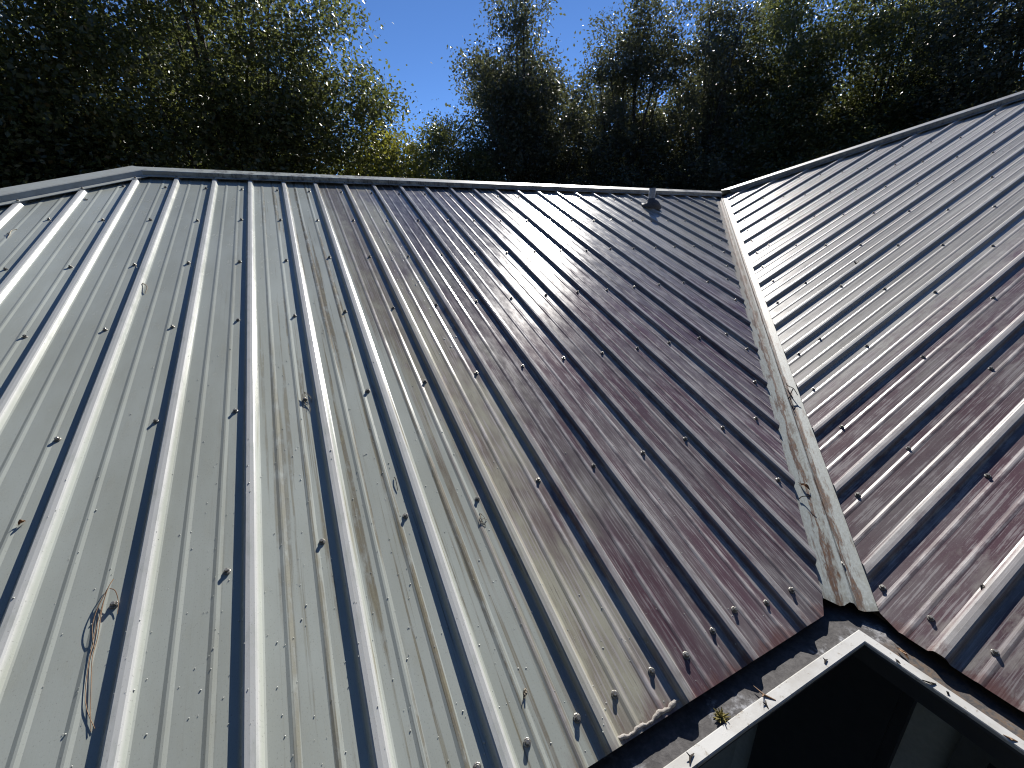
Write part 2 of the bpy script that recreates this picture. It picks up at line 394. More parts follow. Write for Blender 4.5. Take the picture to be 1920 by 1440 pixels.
# front slope: ribs run down to -y; a = x. seams every fourth rib
VG1, VG2 = 0.105, 0.085                      # how far the panels stop short of the valley line
def f_lo(x): return max(0.012, HIPX - x + 0.012)
def f_hi(x): return min(EV, -x - VG1) if x > -EV - VG1 else EV
first = X0 - 39 * S
for k in range(11):
    a = first + k * 4 * S
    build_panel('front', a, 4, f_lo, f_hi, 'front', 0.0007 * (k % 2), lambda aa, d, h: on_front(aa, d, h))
# wing slope: a = y, going -y away from the valley; upper limit is the broken hip, then the higher ridge
def w_lo(y): return max(y, -BIG) + 0.015
def w_hi(y): return min(EV, -y - VG2) if y > -EV - VG2 else EV
for k in range(10):
    a = Y0 + 1 * S - k * 4 * S
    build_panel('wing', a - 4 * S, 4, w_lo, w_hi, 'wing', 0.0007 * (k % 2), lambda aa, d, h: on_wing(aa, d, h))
# the slopes that face away: north slope (shared by ridge and broken hip), west hip, east slope
EAST = 2 * BIG + EAVE
def on_north(x, d, h): return Vector((x, d, -d * TT)) + Vector((0, ST, CT)) * h
def n_lo(x): return (max(0.012, HIPX - x + 0.012) if x < 0 else (max(-x, -BIG) + 0.012 if x < BIG else (x - 2 * BIG) + 0.012))
def n_hi(x): return EAVE
for k in range(20):
    build_panel('north', -9.85 + k * 4 * S, 4, n_lo, lambda x: EAVE if x < EAST - 0.05 else n_lo(x), 'other', 0.0007 * (k % 2), on_north)
def on_west(y, d, h): return Vector((HIPX - d, y, -d * TT)) + Vector((-ST, 0, CT)) * h
for k in range(8):
    build_panel('west', -3.7 + k * 4 * S, 4, lambda y: abs(y) + 0.012, lambda y: max(EAVE, abs(y) + 0.012), 'other', 0.0007 * (k % 2), on_west)
def on_east(y, d, h): return Vector((2 * BIG + d, y, -d * TT)) + Vector((ST, 0, CT)) * h
for k in range(14):
    build_panel('east', SOUTH + k * 4 * S, 4, lambda y: max(y, -BIG) + 0.012, lambda y: max(EAVE, y + .013), 'other', 0.0007 * (k % 2), on_east)

# decking under the sheets
def deck(pts, n, name='roof_deck'):
    n = Vector(n); top = [Vector(p) - n * 0.045 for p in pts]; bot = [Vector(p) - n * 0.065 for p in pts]; k = len(pts)
    MB().add(top + bot, [tuple(range(k)), tuple(range(2 * k - 1, k - 1, -1))] + [(i, k + i, k + (i + 1) % k, (i + 1) % k) for i in range(k)]).build(name, 'deck', house)
E2 = EAVE - 0.03
deck([(HIPX, 0, 0), (HIPX - E2, -E2, -E2 * TT), (-E2, -E2, -E2 * TT), (0, 0, 0)], N1)
deck([(0, 0, 0), (-E2, -E2, -E2 * TT), (-E2, SOUTH, -E2 * TT), (BIG, SOUTH, BIG * TT), (BIG, -BIG, BIG * TT)], N2)
deck([(HIPX, 0, 0), (0, 0, 0), (BIG, -BIG, BIG * TT), (2 * BIG + E2, E2, -E2 * TT), (HIPX - E2, E2, -E2 * TT)], (0, ST, CT))
deck([(HIPX, 0, 0), (HIPX - E2, E2, -E2 * TT), (HIPX - E2, -E2, -E2 * TT)], (-ST, 0, CT))
deck([(BIG, -BIG, BIG * TT), (BIG, SOUTH, BIG * TT), (2 * BIG + E2, SOUTH, -E2 * TT), (2 * BIG + E2, E2, -E2 * TT)], (ST, 0, CT))

# caps over ridge and hips: peak, sloping top, step down, flange with a small hem
CAP = [(0.0, 0.030), (0.072, 0.030), (0.078, 0.0275), (0.088, 0.0085), (0.092, 0.0080), (0.122, 0.0082), (0.125, 0.0100), (0.126, 0.0075)]
def cap(name, A, B, nl, nr, wl, wr, sl=None, sr=None, el=None, er=None, lap=None, hs=1.0):
    """sweep along A->B; left and right slopes with normals nl, nr; sX/eX give extra start/end shift per unit width"""
    A, B = Vector(A), Vector(B); t = (B - A).normalized(); L = (B - A).length
    def side(n, left):
        e = Vector(n).cross(t); e.normalize()
        return e if e.z < 0 else -e
    eL, eR = side(nl, 1), side(nr, 0)
    pts = []
    for w, h in reversed(CAP[1:]): pts.append((eL * w * wl + Vector(nl) * (0.0085 + (h - 0.0085) * (hs if h > 0.0085 else 1)), (sl or 0) * w, (el or 0) * w))
    pts.append((Vector((0, 0, 0.0325 + 0.0215 * (hs - 1))), 0, 0))
    for w, h in CAP[1:]: pts.append((eR * w * wr + Vector(nr) * (0.0085 + (h - 0.0085) * (hs if h > 0.0085 else 1)), (sr or 0) * w, (er or 0) * w))
    v = []
    cuts = [0.0, 1.0] if not lap else [0.0] + lap + [1.0]
    m = MB(); k = len(pts)
    for ci in range(len(cuts) - 1):
        a0, a1 = cuts[ci], cuts[ci + 1]; bump_ = Vector((0, 0, 0.0015 * (ci % 2)))
        v = [A + t * (L * a0 + (p[1] if ci == 0 else -0.05)) + p[0] + bump_ for p in pts] + [A + t * (L * a1 + (p[2] if ci == len(cuts) - 2 else 0)) + p[0] + bump_ for p in pts]
        m.add(v, [(i, i + 1, k + i + 1, k + i) for i in range(k - 1)])
    return m.build(name, 'cap', house)
NN, NW, NE = Vector((0, ST, CT)), Vector((-ST, 0, CT)), Vector((ST, 0, CT))
ridge = cap('ridge_cap', (HIPX, 0, 0.0012), (0, 0, 0.0012), N1, NN, 1.0, 1.0, sl=0.414 * CT, sr=0.0, el=-CT, er=0.0, lap=[0.52], hs=1.15)
hipw = cap('hip_cap', (HIPX, 0, 0), (HIPX - EAVE, -EAVE, -EAVE * TT), N1, NW, 1.25, 1.25, sl=-0.40, sr=0, el=0.3, er=0.3, hs=1.4)
hipb = cap('hip_cap', (0, 0, 0), (BIG, -BIG, BIG * TT), NN, N2, 1.3, 1.36, sl=0, sr=1.25, el=0.3, er=0.3, hs=1.9)
cap('hip_cap', (HIPX, 0, 0), (HIPX - EAVE, EAVE, -EAVE * TT), NW, NN, 1.25, 1.25)
cap('hip_cap', (BIG, -BIG, BIG * TT), (2 * BIG + EAVE, EAVE, -EAVE * TT), NN, NE, 1.25, 1.25)
cap('ridge_cap', (BIG, -BIG, BIG * TT + 0.0012), (BIG, SOUTH, BIG * TT + 0.0012), N2, NE, 1.0, 1.0)

# valley flashing: two wings with a raised centre rib
def valley():
    m = MB(); pr = [(-0.140, 0.0), (-0.030, 0.0), (-0.017, 0.003), (-0.005, 0.021), (0.005, 0.021), (0.017, 0.003), (0.030, 0.0), (0.135, 0.0)]
    n = 40; rows = []
    for k in range(n + 1):
        a = 0.05 + (3.745 - 0.05) * k / n
        row = []
        for w, h in pr:
            # w is distance in plan across the valley, towards the wing slope when positive
            x = -a + w * 0.70711; y = -a - w * 0.70711
            d = -y if w < 0 else -x                     # plan drop on the slope it lies on
            jag = 0.006 * math.sin(w * 91 + 2) if k == n else 0.0
            z = -d * TT + h + BASE - 0.006
            row.append((x + jag * .7, y + jag * .7, z))
        rows.append(row)
    v = [p for r in rows for p in r]; c = len(pr)
    f = [(k * c + i, k * c + i + 1, (k + 1) * c + i + 1, (k + 1) * c + i) for k in range(n) for i in range(c - 1)]
    o = m.add(v, f).build('valley_flashing', 'valley', house)
    return tag(o, 'pale blue-green valley flashing streaked with rust')
valley()

# gutters with white lip and the dirt-dark strip inside
ZE = -EAVE * TT
GUT = [(3.60, ZE - 0.045), (3.602, ZE - 0.12), (3.775, ZE - 0.12), (3.790, ZE - 0.034), (3.7905, ZE - 0.0285), (3.7930, ZE - 0.0265), (3.8190, ZE - 0.0265), (3.8215, ZE - 0.029), (3.8215, ZE - 0.037)]
FACE = [(3.8205, ZE - 0.0372), (3.8205, ZE - 0.046), (3.806, ZE - 0.050), (3.800, ZE - 0.062), (3.785, ZE - 0.128), (3.600, ZE - 0.128)]
GUARD = [(3.60, ZE - 0.046), (3.7902, ZE - 0.0345)]
def gutter(front, pr, name, mat, parent, far):
    n = 24; v = []
    for k in range(n + 1):
        for o_, z in pr:
            t = -o_ + (far + o_) * k / n
            wob = 0.0018 * math.sin(t * 7.3 + 1) + 0.0012 * math.sin(t * 17.0)
            v.append((t, -o_, z + wob) if front else (-o_, t, z + wob))
    c = len(pr); f = [(k * c + i, k * c + i + 1, (k + 1) * c + i + 1, (k + 1) * c + i) for k in range(n) for i in range(c - 1)]
    return MB().add(v, f).build(name, mat, parent)
g1 = gutter(True, GUT, 'gutter', 'lip', house, HIPX - EAVE); gutter(True, GUARD, 'gutter_floor', 'guard', g1, HIPX - EAVE); gutter(True, FACE, 'gutter_face', 'fascia', g1, HIPX - EAVE)
g2 = gutter(False, GUT, 'gutter', 'lip', house, SOUTH); gutter(False, GUARD, 'gutter_floor', 'guard', g2, SOUTH); gutter(False, FACE, 'gutter_face', 'fascia', g2, SOUTH)

# fascia, soffit, walls
WL = 3.30
MB().box(HIPX - EAVE + .2, -3.601, -3.599, -3.575, ZE - 0.20, ZE - 0.07).build('fascia_board', 'fascia', house)
MB().box(-3.599, -3.575, SOUTH, -3.602, ZE - 0.20, ZE - 0.07).build('fascia_board', 'fascia', house)
MB().box(HIPX - EAVE + .2, -3.30, -3.574, -3.24, ZE - 0.215, ZE - 0.202).build('soffit', 'soffit', house)
MB().box(-3.574, -3.24, SOUTH, -3.576, ZE - 0.2152, ZE - 0.2022).build('soffit', 'soffit', house)
MB().box(HIPX - WL, -WL - 0.0, -WL, -WL + 0.15, GROUND - .1, ZE - 0.19).build('wall', 'wall', house)
MB().box(-WL, -WL + 0.15, SOUTH + .4, -WL + 0.15, GROUND - .1, ZE - 0.188).build('wall', 'wall', house)
MB().box(HIPX - WL, HIPX - WL + 0.15, -WL + .151, WL, GROUND - .1, ZE - 0.19).build('wall', 'wall', house)
MB().box(HIPX - WL + .151, 2 * BIG + WL, WL - 0.15, WL, GROUND - .1, ZE - 0.19).build('wall', 'wall', house)
MB().box(2 * BIG + WL - .15, 2 * BIG + WL, SOUTH + .4, WL - .151, GROUND - .1, ZE - 0.19).build('wall', 'wall', house)
mw_ = MB(); mw_.add([(-WL + .151, SOUTH + .4, GROUND), (2 * BIG + WL - .151, SOUTH + .4, GROUND), (2 * BIG + WL - .151, SOUTH + .4, ZE), (BIG, SOUTH + .4, BIG * TT - .08), (-WL + .151, SOUTH + .4, ZE)], [(0, 1, 2, 3, 4)]); mw_.build('gable_wall', 'wall', house)
dr = MB().box(-3.345, -3.302, -3.855, -3.40, GROUND + .02, -1.86).build('door', 'door', house)
MB().box(-3.352, -3.346, -3.82, -3.44, GROUND + .2, -1.95).build('door_panel', 'door', dr)
MB().tube([(-3.36, -3.80, -3.2), (-3.39, -3.80, -3.2)], 0.02, 10).build('handle', 'winframe', dr)
wi = MB()
for b in ((-5.1, -3.98, -2.12, -2.05), (-5.1, -3.98, -3.3, -3.23), (-4.05, -3.98, -3.23, -2.12), (-5.1, -5.03, -3.23, -2.12), (-4.56, -4.52, -3.23, -2.12)):
    wi.box(-3.335, -3.301, b[0], b[1], b[2], b[3])
win = wi.build('window', 'winframe', house)
MB().box(-3.315, -3.3005, -5.03, -4.05, -3.23, -2.12).build('pane', 'glass', win)
MB().box(-3.37, -3.3005, -5.14, -3.94, -3.345, -3.301).build('sill', 'winframe', win)

# roof screws with washers: one shared mesh
def screw_mesh():
    m = MB()
    def ring(r, z, n, ph=0): return [(r * math.cos(2 * math.pi * k / n + ph), r * math.sin(2 * math.pi * k / n + ph), z) for k in range(n)]
    n = 10
    v = ring(0.0085, 0, n) + ring(0.0085, 0.0022, n) + ring(0.0072, 0.0032, n)
    f = [(a + k, a + (k + 1) % n, a + n + (k + 1) % n, a + n + k) for a in (0, n) for k in range(n)] + [tuple(range(2 * n, 3 * n))]
    m.add(v, f)
    v = ring(0.0052, 0.003, 6) + ring(0.0052, 0.0088, 6) + ring(0.0040, 0.0100, 6)
    f = [(a + k, a + (k + 1) % 6, a + 6 + (k + 1) % 6, a + 6 + k) for a in (0, 6) for k in range(6)] + [tuple(range(12, 18))]
    m.add(v, f)
    return mesh('screw', m.v, m.f, 'screw')
SCREW = screw_mesh()
def frame(p, n, spin=0.0, tilt=0.0, s=1.0):
    q = Vector(n).to_track_quat('Z', 'Y').to_matrix().to_4x4()
    return Matrix.Translation(p) @ q @ Matrix.Rotation(spin, 4, 'Z') @ Matrix.Rotation(tilt, 4, 'X') @ Matrix.Diagonal((s, s, s, 1))
def panel_of(plane, a):
    for o, pl, a0, a1 in panels:
        if pl == plane and a0 <= a < a1: return o
    return house
def screw(plane, a, d, name='screw', parent=None, h=None, s=1.0):
    rib0 = X0 if plane == 'front' else Y0
    hh = BASE + prof_h(a - rib0) + 0.0006 if h is None else h
    p = on_front(a, d, hh) if plane == 'front' else on_wing(a, d, hh)
    obj(name, SCREW, parent or panel_of(plane, a), frame(p, N1 if plane == 'front' else N2, random.uniform(0, 6), random.gauss(0, 0.09), s * random.uniform(0.98, 1.15)))
ROWS = [3.645 - 0.5627 * k for k in range(12)]
nsc = 0
for i in range(-1, 31):
    xr = X0 - i * S; a = xr - 0.052
    for ri, d in enumerate(ROWS):
        dj = d + random.gauss(0, 0.006)
        if ri > 0 and d < 0.2: continue
        if d < f_lo(a) + 0.14 * (1.0 if a > HIPX else 1.6) or d > f_hi(a) - 0.03: continue
        if a < -7.6: continue
        screw('front', a + random.gauss(0, 0.004), dj); nsc += 1
        if ri == 0 and a > -5.2: screw('front', xr + 0.058 + random.gauss(0, 0.004), dj + random.gauss(0, 0.006)); nsc += 1
    # one more beside the valley at the end of each rib
    if i >= 0 and f_hi(a) < EV - 0.02 and f_hi(a) > 0.35:
        dv = f_hi(a) - 0.075
        if min(abs(dv - r) for r in ROWS) > 0.08: screw('front', a, dv); nsc += 1
for j in range(-1, 22):
    yr = Y0 - j * S; a = yr - 0.058
    if a < -4.75: continue
    for ri, d in enumerate(ROWS):
        if d < w_lo(a) + 0.25 or d > w_hi(a) - 0.03 or d < -2.1: continue
        screw('wing', a + random.gauss(0, 0.004), d + random.gauss(0, 0.006)); nsc += 1
        if ri == 0: screw('wing', yr + 0.058, d + random.gauss(0, 0.006)); nsc += 1
    if w_hi(a) < EV - 0.02 and j >= 0:
        dv = w_hi(a) - 0.085
        if min(abs(dv - r) for r in ROWS) > 0.08: screw('wing', a, dv); nsc += 1
# fasteners through the cap flanges into the rib crests
for i in range(0, 29):
    xr = X0 - i * S
    d = 0.108 * CT if xr > HIPX + 0.05 else (HIPX - xr + 0.185)
    screw('front', xr, d, 'cap_screw', ridge if xr > HIPX + 0.05 else hipw, h=0.0085, s=0.8)
for j in range(0, 11):
    yr = Y0 - j * S
    screw('wing', yr, yr + 0.212, 'cap_screw', hipb, h=0.0085, s=0.8)
print('screws', nsc)

# vent pipe with its boot
vp = Vector((-1.605, -0.47, -0.47 * TT - 0.01))
pipe = MB()
pipe.tube([vp + Vector((0, 0, -0.05)), vp + Vector((0, 0, 0.185)), vp + Vector((0, 0, 0.185)), vp + Vector((0, 0, 0.1))], [0.034, 0.034, 0.029, 0.029], 20, caps=False)
vpo = pipe.build('vent_pipe', 'pipe', house, True)
bt = MB(); bt.tube([vp + N1 * 0.012, vp + N1 * 0.024, vp + N1 * 0.03 + Vector((0, 0, .012)), vp + Vector((0, 0, 0.075)), vp + Vector((0, 0, 0.085))], [0.105, 0.10, 0.07, 0.040, 0.0365], 20, caps=False)
bt.build('boot', 'boot', vpo, True)

# grey sealant lump along one stretch of the eave
sl = MB(); pts = []; rad = []
for k in range(40):
    t = k / 39; x = -4.62 + 0.21 * t
    w = 0.5 + 0.5 * math.sin(k * 0.37 + 1.0) * math.sin(k * 0.21 + 0.3)
    pts.append(on_front(x, EAVE - 0.006 - 0.008 * w + 0.001 * math.sin(k * 1.9), BASE + 0.001)); rad.append((0.002 + 0.0045 * w + random.uniform(0, .0008)) * min(1, 6 * t + .15, 6 * (1 - t) + .15))
sl.tube(pts, rad, 8); sl.build('sealant_bead', 'sealant', house, True)

# ------------------------------------------------------------------ trees
def rand_unit(n):
    v = rng.normal(size=(n, 3)); return v / np.linalg.norm(v, axis=1, keepdims=True)
def leaf_mesh(name, centers, axis_up, length, mat):
    n = len(centers)
    nrm = rand_unit(n) * 0.85 + np.array([0, 0, 1.0]) * axis_up
    nrm /= np.linalg.norm(nrm, axis=1, keepdims=True)
    tang = np.cross(nrm, rand_unit(n)); tang /= (np.linalg.norm(tang, axis=1, keepdims=True) + 1e-9)
    bit = np.cross(nrm, tang)
    L = (length * rng.uniform(0.6, 1.3, n) * 1.12)[:, None]; W = L * rng.uniform(0.22, 0.34, n)[:, None]
    v = np.empty((n, 4, 3))
    v[:, 0] = centers - tang * L * 0.5
    v[:, 1] = centers + bit * W + nrm * L * 0.06
    v[:, 2] = centers + tang * L * 0.5 - nrm * L * 0.05
    v[:, 3] = centers - bit * W + nrm * L * 0.06
    me = bpy.data.meshes.new(name); me.vertices.add(n * 4); me.vertices.foreach_set('co', v.reshape(-1).astype(np.float32))
    me.loops.add(n * 4); me.loops.foreach_set('vertex_index', np.arange(n * 4, dtype=np.int32))
    me.polygons.add(n); me.polygons.foreach_set('loop_start', np.arange(0, n * 4, 4, dtype=np.int32))
    try: me.polygons.foreach_set('loop_total', np.full(n, 4, dtype=np.int32))
    except Exception: pass
    me.update(calc_edges=True); me.materials.append(MAT[mat]); return me
def tree(name, label, cat, base, lobes, n_clump, n_leaf, clump_r, leaf, mat, up=0.55, group='trees behind the ridge', trunk_r=0.16, sparse=0.0):
    """lobes: (x, y, z, rx, ry, rz) ellipsoids that make up the crown"""
    root = empty(name, (base[0], base[1], GROUND)); tag(root, label, cat, group)
    vol = np.array([l[3] * l[4] * l[5] for l in lobes]) ** (2 / 3); vol = vol / vol.sum()
    cl = []
    for l, w in zip(lobes, vol):
        k = max(6, int(n_clump * 1.35 * w)); u = rand_unit(k); r = rng.uniform(0, 1, k) ** 0.42
        c = np.array(l[:3]) + u * r[:, None] * np.array(l[3:])
        cl.append(c)
    cl = np.vstack(cl); per = int(n_leaf * 0.95 / len(cl)); size = clump_r * rng.uniform(0.55, 1.35, len(cl))
    pts = []
    for c, s_ in zip(cl, size):
        k = max(8, int(per * (s_ / clump_r) ** 1.5))
        p = rng.normal(size=(k, 3)) * np.array([1, 1, 0.8]) * s_ * 0.52
        pts.append(c + p)
        if rng.random() < 0.5:                        # a spray of leaves that runs out of the clump
            dirv = rand_unit(1)[0] * np.array([1, 1, .7]) + np.array([0, 0, 0.35]); kk = int(14 + rng.integers(0, 14))
            tt = rng.uniform(0, 1, kk)[:, None]; pts.append(c + dirv * tt * s_ * 1.7 + rng.normal(size=(kk, 3)) * 0.035)
    pts = np.vstack(pts)
    obj('crown', leaf_mesh('crown', pts, up, leaf, mat), root)
    m = MB(); b = Vector((base[0], base[1], GROUND - 0.1)); zs = max(l[2] for l in lobes); main = max(lobes, key=lambda l: l[3] * l[4] * l[5])
    topc = Vector((main[0], main[1], main[2] + main[5] * 0.55)); tp = []; tr = []
    for k in range(9):
        t = k / 8; p = b.lerp(topc, t) + Vector((math.sin(t * 5 + base[0]), math.cos(t * 4 + base[1]), 0)) * 0.12 * t; tp.append(p); tr.append(trunk_r * (1 - 0.82 * t))
    m.tube(tp, tr, 8)
    order = rng.permutation(len(cl))[:34]
    for q in order:
        e = Vector(cl[q]); k = int(min(7, max(3, 8 * (e.z - GROUND - .8) / max(topc.z - GROUND, .1)))); s_ = tp[max(2, k - 2)]
        mid_ = s_.lerp(e, 0.5) + Vector((0, 0, -0.12)) + Vector(rng.normal(size=3) * 0.08)
        r0 = trunk_r * 0.34
        m.tube([s_, s_.lerp(mid_, .5), mid_, mid_.lerp(e, .6), e], [r0, r0 * .8, r0 * .6, r0 * .38, r0 * .15], 5, caps=False)
    m.build('trunk', 'bark', root, True)
    return root

tree('oak_tree', 'large dense glossy-leaved oak at the far left behind the hip', 'tree', (-9.4, 5.9), [(-9.6, 5.9, 1.7, 2.6, 1.15, 3.2), (-8.2, 5.6, 0.5, 1.8, 1.0, 2.2)], 190, 80000, 0.55, 0.075, 'oak')
tree('oak_tree', 'tall oak sparkling with sunlit leaves, left edge of the sky gap', 'tree', (-5.9, 6.0), [(-5.85, 6.0, 2.4, 2.65, 1.25, 3.0), (-4.3, 5.8, 1.3, 1.75, 1.1, 1.9), (-6.6, 5.7, 0.5, 2.2, 0.9, 2.0)], 240, 108000, 0.52, 0.07, 'oak', up=0.75)
tree('shrub_tree', 'low yellow-green shrub tree just above the ridge left of the sky gap', 'tree', (-3.2, 4.9), [(-3.35, 4.9, 0.1, 1.25, 0.85, 1.2), (-4.3, 4.9, -0.5, 1.2, 0.8, 1.0), (-2.5, 5.0, -0.4, 0.8, 0.7, 1.0)], 120, 52000, 0.36, 0.064, 'bright', trunk_r=0.09)
tree('shrub_tree', 'small rounded tree at the bottom of the sky gap', 'tree', (-1.2, 7.4), [(-1.15, 7.4, 0.6, 1.3, 1.1, 1.75), (-1.9, 7.2, -0.6, 1.0, 1.0, 1.3)], 110, 44000, 0.36, 0.066, 'oak', trunk_r=0.09)
tree('oak_tree', 'upright tree just right of the sky gap', 'tree', (1.1, 7.8), [(1.1, 7.8, 2.8, 1.45, 1.2, 3.0), (0.35, 7.6, 1.2, 1.2, 1.1, 2.7), (1.9, 7.6, 1.2, 1.2, 1.0, 2.6), (2.6, 7.4, -0.2, 1.2, 1.0, 1.9)], 230, 98000, 0.42, 0.074, 'oakcool', up=0.5)
tree('oak_tree', 'loose open-crowned tree above the vent pipe with sky between its leaves', 'tree', (4.5, 7.4), [(4.7, 7.4, 3.1, 1.8, 1.2, 3.1), (3.7, 7.0, 0.6, 1.4, 1.1, 2.4), (5.2, 7.2, 1.0, 1.2, 1.0, 2.2)], 190, 78000, 0.44, 0.077, 'oakcool', up=0.5)
tree('oak_tree', 'dark tree behind the valley top', 'tree', (7.0, 6.6), [(7.0, 6.6, 3.1, 1.9, 1.2, 3.1), (6.4, 6.0, 0.6, 1.7, 1.2, 2.1)], 180, 70000, 0.46, 0.08, 'oakcool', up=0.55)
tree('oak_tree', 'broad dark oak behind the lower half of the right hip', 'tree', (9.3, 6.0), [(9.3, 6.0, 3.8, 2.3, 1.5, 3.3), (8.6, 5.4, 1.0, 2.0, 1.3, 2.3)], 220, 92000, 0.5, 0.084, 'oak', up=0.65)
tree('oak_tree', 'tall oak with sunlit top leaves behind the middle of the right hip', 'tree', (11.8, 4.4), [(11.8, 4.4, 4.1, 2.5, 1.7, 3.4), (11.2, 3.8, 1.1, 2.2, 1.5, 2.4)], 220, 92000, 0.52, 0.086, 'oak', up=0.7)
tree('oak_tree', 'dense dark oak above the upper right hip', 'tree', (12.0, 1.6), [(12.0, 1.6, 3.6, 2.3, 2.0, 3.3), (11.4, 1.6, 0.8, 1.9, 1.8, 2.0)], 190, 76000, 0.52, 0.088, 'oakcool')
tree('oak_tree', 'shadowed oak at the far right edge', 'tree', (12.6, -1.8), [(12.6, -1.8, 3.2, 2.1, 2.0, 3.2), (12.0, -1.8, 1.0, 2.0, 1.8, 2.0)], 140, 46000, 0.55, 0.095, 'oakcool')
back = 'trees of the back row'
for label, x, y, top, r, nl in (
    ('back row tree seen dimly through the far left oak', -11.2, 11.0, 2.6, 3.0, 26000), ('back row tree seen dimly through the tall left oak', -6.6, 11.5, 2.6, 3.0, 26000),
    ('low back row tree under the sky gap', -1.4, 12.0, 0.7, 2.4, 30000), ('back row tree seen dimly behind the upright tree', 3.2, 11.2, 2.0, 2.4, 34000),
    ('back row tree seen dimly behind the loose open-crowned tree', 6.4, 10.2, 1.9, 2.4, 32000), ('back row tree seen dimly behind the dark tree at the valley top', 9.8, 9.6, 2.2, 2.6, 24000),
    ('back row tree seen dimly behind the broad dark oak', 14.2, 8.6, 2.8, 3.0, 24000), ('back row tree seen dimly behind the upper right oak', 17.2, 4.6, 3.2, 3.2, 24000)):
    tree('oak_tree', label, 'tree', (x, y), [(x, y, top, r, r * .8, 3.3 if top > 1 else 2.2), (x + .4, y, top - 1.8, r, r * .8, 2.6 if top > 1 else 2.0)], 130, nl, 0.62, 0.13, 'oakcool', group=back)  # back row closes the gaps

# unseen wood added round the other sides to block sky light: one mass, coarse leaves
def added_woodland():
    pts = []
    for k in range(46):
        an = R(112 + 190 * k / 45); rr = rng.uniform(11.5, 15.0)           # clockwise from +y, round the south
        c = np.array([-3.5 + rr * math.sin(an), -3.5 + rr * math.cos(an), rng.uniform(2.0, 7.5)])
        for q in range(9):
            cc = c + rand_unit(1)[0] * np.array([1.6, 1.6, 4.4]); pts.append(cc + rng.normal(size=(260, 3)) * np.array([.75, .75, .7]))
        pts.append(np.column_stack([c[0] + rng.normal(0, 1.3, 500), c[1] + rng.normal(0, 1.3, 500), rng.uniform(GROUND, c[2], 500)]))
    o = obj('added_woodland', leaf_mesh('added_woodland', np.vstack(pts), 0.5, 0.30, 'oakcool'))
    tag(o, 'unseen leafy mass added round the house to cut sky light', 'added_woodland', kind='stuff')
added_woodland()

# ------------------------------------------------------------------ small things lying on the roof
def twig(name, label, cat, strands, mat, plane, rad=0.0016, group='debris on the roof'):
    """strands: lists of (a, d, h) on a slope"""
    m = MB()
    for st in strands:
        P = [(on_front if plane == 'front' else on_wing)(a, d, h + BASE + prof_h(a - (X0 if plane == 'front' else Y0))) for a, d, h in st]
        n = len(P); Q = []
        for k in range(n - 1):                       # smooth the polyline
            p0, p1, p2, p3 = P[max(k - 1, 0)], P[k], P[k + 1], P[min(k + 2, n - 1)]
            for t in (0, .25, .5, .75):
                Q.append(0.5 * ((2 * p1) + (p2 - p0) * t + (2 * p0 - 5 * p1 + 4 * p2 - p3) * t * t + (3 * p1 - p0 - 3 * p2 + p3) * t ** 3))
        Q.append(P[-1]); m.tube(Q, [rad * (1 - 0.45 * i / len(Q)) for i in range(len(Q))], 5)
    o = m.build(name, mat); return tag(o, label, cat, group)
def dead_leaf(name, label, p, n, length, width, spin, mat, curl=0.35, group='debris on the roof'):
    u = []; f = []; L, W = length, width; nx, ny = 7, 5
    for lay in (0, 1):
        for i in range(nx):
            t = i / (nx - 1); w = W * math.sin(math.pi * (0.06 + 0.9 * t)) ** 0.8
            for j in range(ny):
                s_ = j / (ny - 1) * 2 - 1
                u.append(((t - .5) * L, s_ * w * .5, abs(s_) * w * curl + math.sin(t * 3.1) * L * .12 + 0.001 + lay * 0.0006 + 0.0012 * math.sin(i * 2.1 + j * 1.7)))
    q = nx * ny
    for i in range(nx - 1):
        for j in range(ny - 1):
            a = i * ny + j; f.append((a, a + ny, a + ny + 1, a + 1)); f.append((q + a, q + a + 1, q + a + ny + 1, q + a + ny))
    m = MB().add(u, f); m.tube([(-L * .5, 0, 0.001), (-L * .75, 0.002, 0.004)], [0.0009, 0.0006], 4)
    o = obj(name, mesh(name, m.v, m.f, mat), None, frame(p, n, spin)); return tag(o, label, 'leaf', group)

twig('pine_needles', 'long reddish-brown pine needles hooked on a screw, lower left of the front slope', 'pine needles',
     [[(-5.598, 3.030, .012), (-5.604, 3.052, .014), (-5.609, 3.09, .006), (-5.606, 3.15, .004), (-5.607, 3.19, .004), (-5.60, 3.235, .003), (-5.59, 3.29, .003), (-5.582, 3.325, .003)],
      [(-5.604, 3.050, .014), (-5.6168, 3.0912, .008), (-5.6183, 3.1297, .006), (-5.6078, 3.1725, .004)],
      [(-5.6046, 3.054, .014), (-5.612, 3.12, .004), (-5.611, 3.20, .003), (-5.602, 3.27, .003), (-5.577, 3.322, .003)],
      [(-5.6001, 3.0519, .014), (-5.588, 3.062, .015), (-5.581, 3.085, .007), (-5.5795, 3.112, .003)]], 'twig', 'front', 0.0011)
dead_leaf('dead_leaf', 'small crumpled brown leaf at the left edge of the front slope', on_front(-5.8254, 2.8036, BASE + .002), N1, 0.014, 0.012, 0.6, 'dryleaf', 0.6)
twig('twig', 'short curled grey twig against the third rib from the left', 'twig', [[(-5.7502, 1.6049, .003), (-5.738, 1.612, .010), (-5.7271, 1.64, .011), (-5.7318, 1.6789, .003)]], 'twigpale', 'front', 0.0032)
